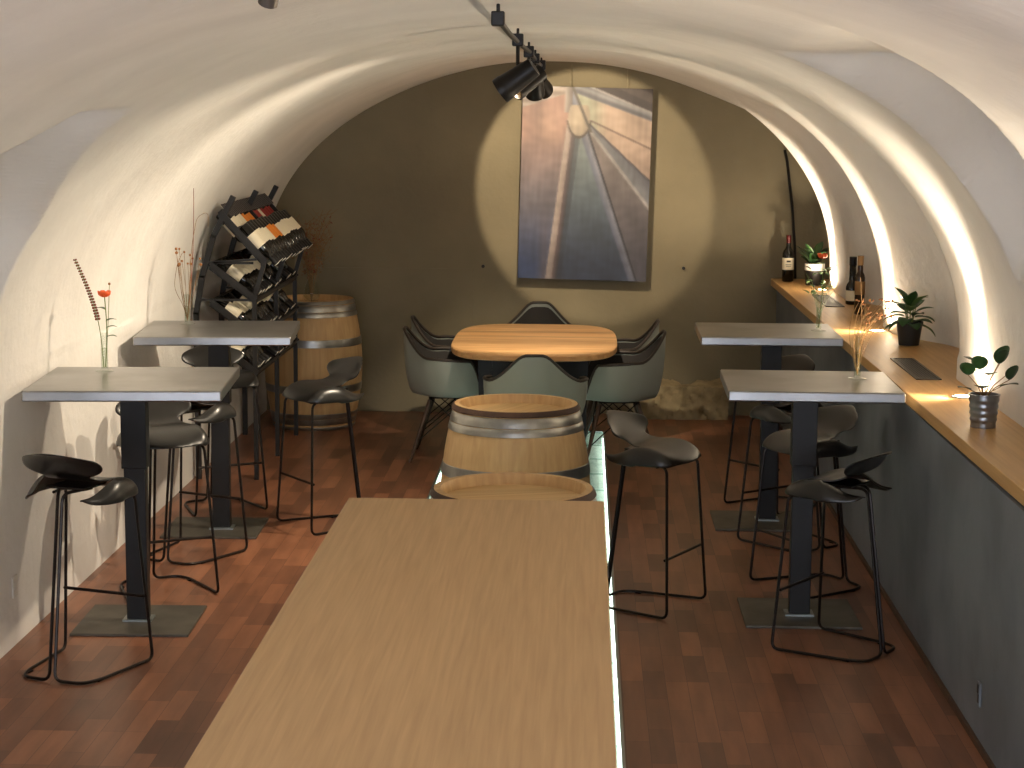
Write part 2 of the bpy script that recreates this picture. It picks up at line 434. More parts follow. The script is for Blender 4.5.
make_table('zinc topped bar table toward the back wall beside the right oak ledge', (.995, 10.25), math.radians(-.5), (.74, .70), ZR, (1.015, 10.18), (.97, 10.16), 0)

# ------------------------------------------------------------------ bar stools
def make_stool():
    r = thing('bar_stool', 'x', 'stool', group='black bar stools at the zinc tables')
    # shell: middle strip rising to a back flap, two side wings with pointed rear tips
    NU = 10; NF = 12; NB = 14; RW = .150
    def nose(v):                  # v 0 lip .. 1 flat: quarter roll at the front
        q = max(0, 1-v/.85)
        return .070*q**2.0, .016*q**4
    def ridge(v):                 # half width of the top between the fold lines
        return RW*(1-.20*max(0, 1-v/.55)**2)
    rows_m = []
    for j in range(NF+1):
        v = j/NF; dz, dy = nose(v); w_ = ridge(v)
        rows_m.append([Vector((w_*(2*i/NU-1), .232-.202*v-dy-.022*(2*i/NU-1)**2*(1-v), .768-dz-.012*math.sin(v*PI)*(1-(2*i/NU-1)**2))) for i in range(NU+1)])
    for j in range(1, NB+1):
        t = j/NB
        yy = .03-.270*t+.030*t*t
        zz = .768+.128*sm(.15, .98, t)
        wid = RW*(1-.30*sm(0, .38, t))+.078*sm(.38, .66, t)
        c_ = max(0, (t-.66)/.34); wid *= math.sqrt(max(.12, 1-.86*c_**2.3))
        row = []
        for i in range(NU+1):
            u = 2*i/NU-1
            row.append(Vector((u*wid, yy+.055*u*u*sm(.35, .8, t), zz-.028*u*u*sm(.3, .6, t)*(1-.3*t))))
        rows_m.append(row)
    a = MB(); a.grid(rows_m)
    NS = 6
    for sgn in (-1, 1):
        rw = []
        for j in range(NF+NB+1):
            row = []
            if j <= NF:
                v = j/NF; dz, dy = nose(v); w_ = ridge(v)
                out_ = .036+.012*v; dn = max(.006, .768-dz-.692)
                for k in range(NS+1):
                    an = k/NS*PI/2
                    row.append(Vector((sgn*(w_+out_*math.sin(an)), .232-.202*v-dy-.022*(1-v)-.022*(k/NS)**2*max(0, 1-v/.5), .768-dz-dn*(1-math.cos(an)))))
            else:
                t = (j-NF)/NB
                y_ = .03-.195*t
                zi = .768-.052*sm(0, .8, t); xi = RW-.032*sm(.1, 1, t)
                out_ = .048*math.sqrt(max(0, 1-t**3))+.002; dn = (zi-.690)*math.sqrt(max(0, 1-t**4))+.004
                for k in range(NS+1):
                    an = k/NS*PI/2
                    row.append(Vector((sgn*(xi+out_*math.sin(an)), y_+.02*(k/NS)*t, zi-dn*(1-math.cos(an)))))
            rw.append(row)
        a.grid(rw)
    a.build('seat', M['seatplastic'], r, smooth=True, merge=True, angle=80, solid=.008, subsurf=1)
    ft = [(-.205, .20, .008), (.205, .20, .008)]
    for sgn in (-1, 1):
        a = MB()
        path = [(sgn*.12, .02, .70), (sgn*.158, .165, .690), (sgn*.205, .20, .008), (sgn*.165, -.13, .008), (sgn*.13, -.20, .008), (sgn*.012, -.205, .008), (sgn*.010, -.115, .728), (sgn*.07, .0, .735)]
        a.tube(roundpath(path, .035, 5), .0066, 8)
        a.build('leg_frame', M['rodmetal'], r, smooth=True)
        a = MB(); a.box((sgn*.16, -.12, .003), (.014, .03, .006)); a.build('glide', M['blackmetal'], r)
    a = MB(); a.tube([(-.187, .176, .27), (.187, .176, .27)], .0066, 8); a.build('footrest', M['rodmetal'], r, smooth=True)
    a = MB(); a.box((0, .0, .742), (.17, .16, .008)); a.build('mounting_plate', M['rodmetal'], r)
    return r
stool0 = make_stool()
# (front mid x, y, facing angle deg, label)
ST = [(-1.91, 7.43, 72, 'black bar stool in front of the near left table, nearest the camera on the left'),
      (-1.83, 8.32, -62, 'black bar stool behind the near left table, facing the camera under its top'),
      (-1.86, 9.38, 66, 'black bar stool between the two left tables, back turned to the camera'),
      (-1.91, 10.16, -61, 'black bar stool behind the far left table beside the wine rack'),
      (-1.515, 9.81, 215, 'black bar stool standing free on the left in the open before the big barrel'),
      (.48, 8.28, -28, 'black bar stool standing free beside the glass walkway right of the small barrels'),
      (.915, 7.835, 145, 'black bar stool in front of the near right table, closest to the blue grey wall'),
      (.91, 8.65, 210, 'black bar stool behind the near right table, seat facing the camera'),
      (.98, 9.83, 128, 'black bar stool in front of the far right table, seen past the near table post'),
      (.95, 10.47, 221, 'black bar stool behind the far right table, only its backrest top above the zinc edge')]
for i, (x, y, ang, lab) in enumerate(ST):
    o = stool0 if i == 0 else copy_tree(stool0)
    a = math.radians(ang); d = (math.cos(a), math.sin(a))
    o.location = (x-d[0]*.2, y-d[1]*.2, 0); o.rotation_euler = (0, 0, a-PI/2)
    o['label'] = lab
    k_ = 1.0 if i < 5 else (.968 if i == 5 else .945)
    o.scale = (1, 1, k_)

# ------------------------------------------------------------------ barrels
def make_barrel(label, loc, rz, hz=.9, rh=.277, rb=.342, rimmat='barrelrim'):
    r = thing('wine_barrel', label, 'barrel', loc, rz, 'oak wine barrels')
    def rad(z): q = (z-hz/2)/(hz/2); return rb-(rb-rh)*abs(q)**1.9
    prof = [(rad(hz*i/28), hz*i/28) for i in range(29)]
    a = MB(); a.lathe(prof+[(rh-.022, hz), (rh-.03, hz-.045)], 56); a.lathe([(rh-.03, .03), (rh-.022, 0), (rh, 0)], 56)
    a.build('staves', M['barrelwood'], r, smooth=True, angle=50)
    a = MB(); a.lathe([(.0005, hz-.040), (rh-.024, hz-.040)], 56); a.build('head', M['barrelhead'], r)
    for (z0, z1) in ((hz-.026, hz-.002), (.002, .026)):
        a = MB(); a.lathe([(rad(z0)+.004, z0), (rad(z0)+.008, z0+.004), (rad(z1)+.008, z1-.004), (rad(z1)+.001, z1+.0005)] if z1 > .5 else [(rad(z0)+.004, z0), (rad(z0)+.007, z0+.004), (rad(z1)+.007, z1-.004), (rad(z1)+.004, z1)], 56)
        a.build('chime_band', M[rimmat], r, smooth=True)
    for (z0, z1) in ((hz-.074, hz-.03), (hz-.112, hz-.076), (hz-.315, hz-.262), (.262, .315), (.084, .120), (.04, .082)):
        a = MB(); a.lathe([(rad(z0)+.001, z0), (rad(z0)+.0035, z0+.002), (rad((z0+z1)/2)+.0042, (z0+z1)/2), (rad(z1)+.0035, z1-.002), (rad(z1)+.001, z1)], 56)
        a.build('hoop', M['hoop'], r, smooth=True)
    return r
b0 = make_barrel('pale oak wine barrel directly behind the long oak table, nearest of the barrels', (-.235, 6.52, 0), .3)
b1 = copy_tree(b0); b1.location = (-.295, 8.47, 0); b1.rotation_euler = (0, 0, 1.1); b1['label'] = 'pale oak wine barrel on the glass walkway in front of the conference table chairs'
make_barrel('pale oak wine barrel by the back wall carrying a vase of dried branches', (-1.885, 13.18, 0), 2.3, rimmat='hoop')

# ------------------------------------------------------------------ long oak table (nearest the camera)
r = thing('long_table', 'long light oak bar table reaching from the camera to the barrels', 'table', (-.32, 4.17, 0))
a = MB(); a.box((0, 0, 1.0), (.785, 3.1, .04)); a.build('table_top', M['oak'], r, bevel=.003)
for s1 in (-1, 1):
    for s2 in (-1, 1):
        a = MB(); a.box((s1*.30, s2*1.2, .485), (.06, .06, .97)); a.build('leg', M['darksteel'], r, bevel=.003)
a = MB()
for s2 in (-1, 1): a.box((0, s2*1.2, .96), (.54, .06, .04)); a.box((0, s2*1.2, .15), (.54, .04, .04))
a.box((0, 0, .15), (.04, 2.36, .04)); a.build('stretcher', M['darksteel'], r)

# ------------------------------------------------------------------ conference table
r = thing('conference_table', 'orange oak boat shaped table with rounded ends and dark steel legs before the painting', 'table', (-.305, 12.27, 0))
out = []
N = 64
for i in range(N):
    th = 2*PI*i/N; c, s_ = math.cos(th), math.sin(th); e = 2/3.6
    out.append((.53*math.copysign(abs(c)**e, c), .86*math.copysign(abs(s_)**e, s_)))
a = MB(); a.prism(out, .70, .74); a.build('table_top', M['tableoak'], r, bevel=.008)
for sy in (-.5, .5):
    for sx in (-1, 1):
        a = MB(); x0 = sx*.30
        a.add([(x0-.045, sy-.03, .70), (x0+.045, sy-.03, .70), (x0+.045, sy+.03, .70), (x0-.045, sy+.03, .70),
               (x0-.028, sy-.02, 0), (x0+.028, sy-.02, 0), (x0+.028, sy+.02, 0), (x0-.028, sy+.02, 0)],
              [(0, 1, 2, 3), (4, 7, 6, 5), (0, 4, 5, 1), (1, 5, 6, 2), (2, 6, 7, 3), (3, 7, 4, 0)])
        a.build('leg', M['blackmetal'], r)
    a = MB(); a.box((0, sy, .62), (.52, .02, .155)); a.build('end_panel', M['blackmetal'], r)
a = MB(); a.box((0, 0, .66), (.06, 1.0, .06)); a.build('beam', M['blackmetal'], r)

# ------------------------------------------------------------------ shell armchairs
def make_chair():
    r = thing('shell_chair', 'x', 'chair', group='sage shell armchairs around the orange oak table')
    NA, NR = 56, 14
    def rim(ph):
        d = abs((math.degrees(ph)+180) % 360-180)       # 0 front, 180 back
        if d < 30: h = .425
        elif d < 62: h = .425+.225*sm(30, 62, d)
        elif d < 105: h = .65+.015*(d-62)/43
        else: h = .665+.165*sm(118, 172, d)
        rx, ry = .305, (.25 if d < 90 else .255)
        e = 2/2.3
        c, s_ = math.cos(ph), math.sin(ph)
        x = rx*math.copysign(abs(s_)**e, s_); yy = ry*math.copysign(abs(c)**e, c)
        if d > 100: yy -= .055*sm(110, 170, d)
        if d > 115: x *= 1-.26*sm(112, 160, d)
        return x, yy, h
    def surf(off=0, top=1.0, t0=0):
        P = []
        for j in range(NR+1):
            t = j/NR*top; row = []
            for i in range(NA+1):
                ph = 2*PI*i/NA; x, yy, h = rim(ph)
                if t < .55: q = t/.55*.80; zz = .405+.012*(t/.55)**2
                else:
                    k = (t-.55)/.45; q = .80+.20*math.sin(k*PI/2)**.8; zz = .417+(h-.417)*k**1.5
                row.append((x*q*(1-off/.3), yy*q*(1-off/.3), zz+off*(1 if t < .6 else .2)))
            P.append(row)
        return P
    a = MB(); a.grid(surf()); a.build('shell', M['shell'], r, smooth=True, merge=True, angle=80)
    a = MB(); a.grid(surf(.014, .975)); a.build('upholstery', M['upholst'], r, smooth=True, merge=True, angle=80)
    a = MB(); pts = [rim(2*PI*i/72) for i in range(73)]; a.tube([(x*.985, y_*.985, z) for x, y_, z in pts], .0095, 8); a.build('rim_piping', M['piping'], r, smooth=True)
    for sx in (-1, 1):
        for (ty, by) in ((.11, .21), (-.13, -.25)):
            a = MB(); a.tube([(sx*.13, ty, .385), (sx*.24, by, .0)], [.015, .0105], 10); a.build('leg', M['darkwood'], r, smooth=True)
    a = MB()
    for sx in (-1, 1):
        a.tube([(sx*.13, .11, .40), (sx*.205, -.205, .13)], .004, 6); a.tube([(sx*.13, -.13, .40), (sx*.205, .175, .13)], .004, 6)
    for sy, ty in ((1, .11), (-1, -.13)):
        yb = .175 if sy > 0 else -.205
        a.tube([(.13, ty, .40), (-.205, yb, .13)], .004, 6); a.tube([(-.13, ty, .40), (.205, yb, .13)], .004, 6)
    a.tube([(-.14, .115, .40), (.14, .115, .40), (.14, -.135, .40), (-.14, -.135, .40), (-.14, .115, .40)], .006, 6)
    a.build('wire_bracing', M['blackmetal'], r, smooth=True)
    return r
ch0 = make_chair()
CH = [(-.83, 12.02, 0, 'sage shell armchair on the left side of the orange table, nearer to the camera'),
      (-.84, 12.68, 2, 'sage shell armchair on the left side of the orange table, nearer to the back wall'),
      (.215, 11.92, 184, 'sage shell armchair on the right side of the orange table, nearer to the camera'),
      (.20, 12.60, 178, 'sage shell armchair on the right side of the orange table, nearer to the back wall'),
      (-.27, 10.98, 90, 'sage shell armchair at the camera end of the orange table, back toward the barrels'),
      (-.31, 13.42, 270, 'sage shell armchair at the far end of the orange table, against the back wall')]
for i, (x, y, ang, lab) in enumerate(CH):
    o = ch0 if i == 0 else copy_tree(ch0)
    o.location = (x, y, 0); o.rotation_euler = (0, 0, math.radians(ang)-PI/2); o['label'] = lab

# ------------------------------------------------------------------ painting
W_, H_ = .93, 1.38
r = thing('wall_painting', 'tall blue and pink painting of converging beams on the olive back wall', 'painting', (.005, YB-.005, 1.685), rot=(math.radians(0), math.radians(1.2), 0))
def pcol(u, v):   # u 0..1 left-right, v 0..1 top-bottom: oil painting of roof beams meeting at a hub
    def mix(p, q, t): t = min(1, max(0, t)); return tuple(p[k]+(q[k]-p[k])*t for k in range(3))
    def xat(x0, y0, x1, y1): return x0+(x1-x0)*(v-y0)/(y1-y0)
    def yat(x0, y0, x1, y1): return y0+(y1-y0)*(u-x0)/(x1-x0)
    lb0, lb1 = xat(.36, .114, .212, 1), xat(.415, .253, .300, 1)
    rb0, rb1 = xat(.455, .245, .863, 1), xat(.520, .229, .930, 1)
    if v > .10 and u < lb0 or v <= .10 and u < .34:
        c = mix((182, 140, 124), (118, 112, 124), (v-.22)/.35); c = mix(c, (58, 78, 128), (v-.60)/.32)
        c = mix(c, (108, 96, 104), max(0, 1-abs(u-.20)/.07)*max(0, v-.4)*1.3)
        c = mix(c, (202, 160, 138), max(0, 1-math.hypot((u-.22)/.16, (v-.2)/.13)))
        if v < yat(0, .065, .33, -.01)+.045: c = mix((150, 134, 122), (190, 176, 166), math.sin(v*150)*.5+.5)
        if v < yat(0, .065, .33, -.01): c = (206, 196, 190)
    elif u < lb1 and v > .10:
        q = (u-lb0)/max(.01, lb1-lb0)
        c = mix((204, 186, 176), (176, 154, 146), q) if q < .55 else mix((122, 104, 104), (70, 62, 70), (q-.55)/.45)
        c = mix(c, (120, 116, 124), (v-.55)*.8) if q < .55 else c
    elif u < rb0:
        c = mix((138, 152, 152), (92, 108, 122), (v-.25)/.35); c = mix(c, (58, 70, 96), (v-.6)/.3)
        if u < lb1+.035: c = mix(c, (50, 56, 70), .55)
    elif u < rb1:
        q = (u-rb0)/max(.01, rb1-rb0); c = mix((104, 112, 138), (172, 172, 184), q)
        c = mix(c, (92, 98, 124), (v-.5)*1.2)
        if q > .80: c = (46, 46, 56)
    else:
        c = mix((142, 130, 128), (86, 84, 96), (v-.35)/.55)
        l2 = yat(.526, .22, 1.0, .613); l3 = yat(.55, .205, 1.0, .474)
        if abs(v-l2) < .012: c = (176, 172, 172)
        elif v < l2: c = mix((140, 142, 150), (104, 106, 118), (l2-v)*7)
        if abs(v-l3) < .006: c = (88, 84, 92)
        elif v < l3:
            c = mix((196, 200, 172), (210, 182, 160), (u-.52)/.14); c = mix(c, (188, 158, 144), (v-.2)*2)
            if abs(v-yat(.60, .19, 1.0, .307)) < .004: c = (128, 106, 98)
    l4 = yat(.386, .025, 1.0, .165); l5 = yat(.50, -.01, 1.0, .122)
    if u > .38 and v < l4:
        c = mix((172, 172, 176), (112, 112, 122), math.sin((l4-v)*130)*.5+.5)
        if v < l5: c = (74, 64, 64)
        if v < l5-.05: c = (96, 84, 80)
        if abs(v-l5) < .006: c = (186, 182, 180)
    # hub: pale arch with a dark rim where the beams meet
    if .0 <= v < .13 and .325 < u < .385: c = mix((186, 176, 168), (118, 106, 100), (u-.325)/.06)
    d = math.hypot((u-.44)/.085, (v-.155)/.095)
    if d < 1 and v > .09: c = mix((220, 200, 170), (190, 172, 150), d)
    elif d < 1.13 and v > .17: c = (92, 78, 70)
    if abs(u-xat(.385, .0, .535, .23)) < .011 and v < .23: c = (104, 96, 88)
    return c
rq = random.Random(2)
JIT = [(rq.gauss(0, .0045), rq.gauss(0, .0035)) for _ in range(7)]
def soft(u, v):
    c = [0, 0, 0]
    for a_, b_ in JIT:
        q = pcol(min(1, max(0, u+a_)), min(1, max(0, v+b_)))
        for k in range(3): c[k] += q[k]/len(JIT)
    g = sum(c)/3; n_ = 0.74*(1+.07*noise.noise(Vector((u*38, v*9, 1)))+.09*noise.noise(Vector((u*12, v*30, 5)))+.16*noise.noise(Vector((u*5, v*6, 9))))
    return tuple((c[k]*.88+g*.12*(.98, 1.0, 1.04)[k])*n_ for k in range(3))
NXp, NYp = 110, 170
a = MB(); cols = []
a.grid([[(-W_/2+W_*i/NXp, -.082, H_/2-H_*j/NYp) for i in range(NXp+1)] for j in range(NYp+1)])
canvas = a.build('canvas', M['canvas_edge'], r)
me = canvas.data; me.materials.clear()
at = me.color_attributes.new('paint', 'FLOAT_COLOR', 'POINT')
for j in range(NYp+1):
    for i in range(NXp+1):
        at.data[j*(NXp+1)+i].color = lin(soft(i/NXp, j/NYp))
pm = bpy.data.materials.new('oil_paint'); pm.use_nodes = True
nt = pm.node_tree; an = nt.nodes.new('ShaderNodeAttribute'); an.attribute_name = 'paint'
nt.links.new(an.outputs['Color'], nt.nodes['Principled BSDF'].inputs['Base Color']); nt.nodes['Principled BSDF'].inputs['Roughness'].default_value = .55
me.materials.append(pm)
a = MB()
a.box((0, -.0615, 0), (W_, .040, H_)); a.build('stretcher_frame', M['canvas_edge'], r)
for x in (-.3, .3):
    a = MB(); a.box((x, -.024, 0), (.04, .036, 1.0)); a.build('wall_batten', M['canvas_edge'], r)
for x in (-.12, .28):
    a = MB(); a.tube([(x, -.06, H_/2-.02), (x, -.015, H_/2+.165)], .002, 6); a.build('hanging_wire', M['wire'], r)
for (x, z, lab) in ((-.73, 1.08, 'small bolt in the olive back wall left of the painting'), (.73, 1.08, 'small bolt in the olive back wall right of the painting')):
    a = MB(); a.lathe([(.001, .02), (.012, .02), (.012, 0)], 12, (0, 0, 0), Matrix.Rotation(PI/2, 3, 'X')); o = a.build('wall_bolt', M['darksteel'], smooth=True)
    o.location = (x, YB-.001, z); tag(o, lab, 'bolt', 'bolts in the back wall')

# rubble step at the foot of the back wall
def rubble(name, x0, x1, y0, y1, h, label):
    P = []; rnd = random.Random(3)
    nx, ny, nz = 40, 8, 10
    a = MB()
    def jit(p, k=.012): return (p[0]+rnd.uniform(-k, k)*.4, p[1]+rnd.uniform(-k, k)*.7, p[2]+rnd.uniform(-k, k)*.4)
    front = [[jit((x0+(x1-x0)*i/nx, y0+.008*math.sin(i*.9)+.006*math.sin(j*1.7+i), h*j/nz-(0 if j else 0)), .011 if 0 < j else .0) for i in range(nx+1)] for j in range(nz+1)]
    top = [front[-1]]
    for j in range(1, ny+1):
        t = j/ny
        top.append([(x0+(x1-x0)*i/nx, y0+(y1-y0)*t, h+.02*math.sin(i*.5)*t+.05*t*max(0, math.sin(i*.21))+rnd.uniform(-.006, .006)) for i in range(nx+1)])
    a.grid(front); a.grid(top)
    for e in (0, nx):
        a.grid([[front[j][e] for j in range(nz+1)], [(front[j][e][0], y1, front[j][e][2]) for j in range(nz+1)]])
    o = a.build(name, M['stone'], smooth=True, angle=35)
    return tag(o, label, 'stone step')
rubble('stone_step', .40, 1.06, 13.62, YB-.002, .24, 'low rough rubble stone step at the foot of the back wall')

# ------------------------------------------------------------------ wine bottles and rack
def bottle_parts(root, r=.037, h=.30, lab='lab_cream', cap='cap_black', glass='bottle', print_=False, lh=(.07, .165), n=16, full=True, shoulder=.19, neck=.0145):
    prof = [(.001, .004), (r*.8, 0), (r, .006), (r, shoulder), (r*.86, shoulder+.018), (r*.55, shoulder+.036), (neck+.002, shoulder+.052), (neck, h-.03), (neck+.002, h-.02), (neck+.002, h-.004), (neck-.003, h), (.001, h)]
    a = MB(); a.lathe(prof, n); b = a.build('glass_body', M[glass], root, smooth=True, angle=60)
    a = MB(); a.lathe([(r+.0006, lh[0]), (r+.0008, lh[0]+.002), (r+.0008, lh[1]-.002), (r+.0006, lh[1])], n); l = a.build('paper_label', M[lab], root, smooth=True)
    a = MB(); a.lathe([(neck+.0015, h-.055), (neck+.0028, h-.05), (neck+.0034, h+.0005), (.001, h+.001)], n); cp = a.build('capsule', M[cap], root, smooth=True)
    if shoulder == .19:
        a = MB(); a.lathe([(.001, h+.004), (.0165, h+.0035), (.017, h-.002)], 12); a.build('capsule_end_glint', M['cap_glint'], cp, smooth=True)  # pale disc: reflection on the capsule end, put in as colour
    if print_:
        a = MB()
        for z, w_, hh in ((lh[1]-.03, .5, .012), (lh[1]-.05, .75, .004), (lh[1]-.062, .6, .003)):
            P = [[((r+.0014)*math.cos(-PI/2+w_*(k/6-.5)*1.4), (r+.0014)*math.sin(-PI/2+w_*(k/6-.5)*1.4), z+dz) for k in range(7)] for dz in (0, hh)]
            a.grid(P)
        a.build('label_print', M['lab_print'], l)
    return root

RX = -2.0
def rack():
    y0, y1 = 11.16, 12.74
    r = thing('wine_rack', 'black metal wine rack with tilted tiers leaning on the left white wall', 'wine rack', (0, 0, 0))
    r.location = (-2.0, 11.95, 0)
    O = Vector((-2.0, 11.95, 0))
    def L(p): return Vector(p)-O
    for y in (y0, (y0+y1)/2, y1):
        a = MB()
        pts = [(-2.295, y, 0), (-2.295, y, 1.0), (-2.255, y, 1.22), (-2.185, y, 1.46), (-2.065, y, 1.69)]
        for p, q in zip(pts[:-1], pts[1:]):
            p, q = Vector(p), Vector(q); dd = q-p
            an = math.atan2(dd.x, dd.z)
            a.box(L((p+q)/2), (.032, .03, dd.length+.012), Matrix.Rotation(an, 3, 'Y'))
        a.build('upright', M['darksteel'], r)
        a = MB()
        pts = [(-1.945, y, 0), (-1.945, y, 1.10), (-1.878, y, 1.325)]
        for p, q in zip(pts[:-1], pts[1:]):
            p, q = Vector(p), Vector(q); dd = q-p
            an = math.atan2(dd.x, dd.z)
            a.box(L((p+q)/2), (.026, .026, dd.length+.006), Matrix.Rotation(an, 3, 'Y'))
        a.build('post', M['darksteel'], r)
    for tier in TIERS:
        bx, bz, fx, fz = tier['tray']
        a = MB(); d = Vector((fx-bx, 0, fz-bz)); ln = d.length; an = math.atan2(-d.z, d.x); Rm = Matrix.Rotation(an, 3, 'Y')
        mid = Vector(((bx+fx)/2, 0, (bz+fz)/2))
        for y in (y0-.012, (y0+y1)/2, y1+.012): a.box(L(mid+Vector((0, y, 0))), (ln, .012, .035), Rm)
        for k in range(52):   # slatted bed
            yy = y0+(y1-y0)*(k+.5)/52
            a.box(L(mid+Vector((0, yy, 0))+Rm @ Vector((0, 0, -.03))), (ln, .008, .006), Rm)
        a.box(L(Vector((fx, (y0+y1)/2, fz))+Rm @ Vector((-.005, 0, -.015))), (.010, y1-y0, .045), Rm)
        a.box(L(Vector((bx, (y0+y1)/2, bz))), (.02, y1-y0, .03), Rm)
        a.build('tray', M['darksteel'], r)
        for y in (y0, (y0+y1)/2, y1):
            a = MB()
            if tier['n'] == 1:
                p, q = Vector((-2.235, y, 1.30)), Vector((-1.93, y, 1.325))
            else:
                hx = -2.30+max(0, bz-1.0)*.38
                p, q = Vector((hx, y, bz+.012)), Vector((fx-.02, y, bz+.012))
            dd = q-p; a.box(L((p+q)/2), (.014, .014, dd.length), Matrix.Rotation(math.atan2(dd.x, dd.z), 3, 'Y'))
            a.build('bracket', M['darksteel'], r)
        if tier['n'] == 1:
            a = MB()
            for k in range(30):
                yy = y0+(y1-y0)*(k+.5)/30
                a.box(L(mid+Vector((0, yy, 0))+Rm @ Vector((-ln/2+.01, 0, .030))), (.09, .016, .006), Rm)
            a.box(L(mid+Vector((0, (y0+y1)/2, 0))+Rm @ Vector((-ln/2+.13, 0, -.002))), (.010, y1-y0, .02), Rm)
            a.build('cover_grille', M['vent'], r)
    return r
TIERS = [dict(n=1, tray=(-2.14, 1.60, -1.875, 1.31)), dict(n=2, tray=(-2.20, 1.29, -1.93, 1.085)),
         dict(n=3, tray=(-2.20, 1.07, -1.93, .865)), dict(n=4, tray=(-2.20, .85, -1.93, .645))]
rack()
protos = {}
def rack_bottle(lab, cap, label, group, loc, an):
    k = (lab, cap)
    if k not in protos:
        o = thing('wine_bottle', label, 'bottle'); bottle_parts(o, lab=lab, cap=cap, n=14); protos[k] = o
    else: o = copy_tree(protos[k])
    o.location = loc; o.rotation_euler = (0, an, 0); tag(o, label, 'bottle', group)
ORD = ['first', 'second', 'third', 'fourth', 'fifth', 'sixth', 'seventh', 'eighth', 'ninth', 'tenth', 'eleventh', 'twelfth', 'thirteenth', 'fourteenth', 'fifteenth', 'sixteenth']
NMC = {'lab_cream': 'cream', 'lab_orange': 'orange', 'lab_red': 'red'}
rb = random.Random(11)
def fill(tier, names, labs, off_n, off_s, skip=(), cnt=16):
    bx, bz, fx, fz = tier['tray']; d = Vector((fx-bx, 0, fz-bz)); ln = d.length; d.normalize()
    nrm = Vector((-d.z, 0, d.x)); nrm = nrm if nrm.z > 0 else -nrm
    an = math.atan2(d.x, d.z)
    c = 0
    vis = [k for k in range(cnt) if k not in skip]
    for k in vis:
        y = 11.22+(12.68-11.22)*k/(cnt-1)
        lab = labs[k % len(labs)]
        cap = rb.choice(['cap_black', 'cap_black', 'cap_black'])
        base = Vector((bx, y, bz))+nrm*off_n+d*(off_s+rb.uniform(-.008, .008))
        rack_bottle(lab, cap, '%s-labelled wine bottle, %s from the camera side in %s' % (NMC[lab], ORD[c], names), 'wine bottles in the rack', base, an)
        c += 1
LC, LO, LR = 'lab_cream', 'lab_orange', 'lab_red'
fill(TIERS[0], "the rack's top tier", [LC, LC, LC, LC, LC, LO, LO, LO, LC, LC, LC, LC, LC, LC, LC, LC], .030, .135)
fill(TIERS[0], "the rack's upper back row", [LC, LC, LC, LC, LC, LO, LO, LO, LR, LR, LR, LC, LR, LR, LR, LR], -.034, -.02, skip=(0,))
fill(TIERS[1], "the rack's second tier", [LC], .018, .015, skip=(0, 6, 10, 11, 14))
fill(TIERS[2], "the rack's third tier", [LC], .018, .015, skip=(3, 9, 10, 13))
fill(TIERS[3], "the rack's lowest tier", [LC], .018, .015, skip=(5, 6, 10, 14))

# bottles on the ledge
def ledge_bottle(x, y, label, kw, rz=0, s=1.0):
    o = thing('wine_bottle', label, 'bottle', (x, y, 1.0105), rz, 'wine bottles on the ledge'); bottle_parts(o, n=24, **kw); o.scale = (s, s, s)
ledge_bottle(1.462, 13.62, 'dark wine bottle with cream label standing at the back wall end of the oak ledge', dict(lab='lab_cream', cap='cap_red', print_=True, r=.041, h=.33, shoulder=.20, lh=(.085, .17)))
ledge_bottle(1.695, 12.0, 'sloping shouldered dark bottle with low white label on the ledge between two lit arches', dict(lab='lab_cream', cap='cap_black', r=.040, h=.30, shoulder=.11, neck=.020, lh=(.025, .09)))
ledge_bottle(1.655, 11.4, 'tall slim brown bottle just nearer than the sloping dark bottle on the ledge', dict(lab='drystem', glass='bottlebrown', cap='drystem', r=.030, h=.35, shoulder=.22, lh=(.12, .20)))

# ------------------------------------------------------------------ plants
def leaf_mesh(L, W, bend, mname, parent, base, az, el, fold=.15, rounded=False, roll=0):
    a = MB(); n = 8; rows = []
    for i in range(n+1):
        t = i/n
        w_ = W*(math.sin(PI*min(1, t*.97+.02))**(.55 if rounded else .8))*(1 if rounded else (1.15-.5*t))
        e = el-bend*t
        rows.append((t, w_))
    x = Vector((0, 0, 0)); P = []
    for i, (t, w_) in enumerate(rows):
        e = el-bend*t
        if i: x = x+Vector((math.cos(e), 0, math.sin(e)))*(L/n)
        nx = Vector((-math.sin(e), 0, math.cos(e)))
        P.append([x+Vector((0, s_*w_/2, 0))+nx*abs(s_)*w_*fold for s_ in (-1, -.5, 0, .5, 1)])
    Rz = Matrix.Rotation(az, 3, 'Z')
    a.grid([[Rz @ p+Vector(base) for p in row] for row in P])
    o = a.build('leaf', M[mname], parent, smooth=True, angle=80, solid=.0012)
    return o
def pot(parent, r0, r1, h, m, rings=False, rim='rim'):
    prof = [(.001, 0), (r0, 0)]
    k = 16
    for i in range(k+1):
        t = i/k; rr = r0+(r1-r0)*t
        if rings and .1 < t < .92: rr += .0022*math.sin(t*PI*10)
        prof.append((rr, h*t))
    prof += [(r1+.003, h), (r1+.003, h+.004), (r1-.004, h+.004), (r1-.006, h-.02), (r1-.008, h*.6)]
    a = MB(); a.lathe(prof, 32); a.build('pot', m, parent, smooth=True, angle=50)
    a = MB(); a.lathe([(.001, h-.015), (r1-.005, h-.018)], 24); a.build('soil', M['soil'], parent, smooth=True)
ZLg = 1.0105
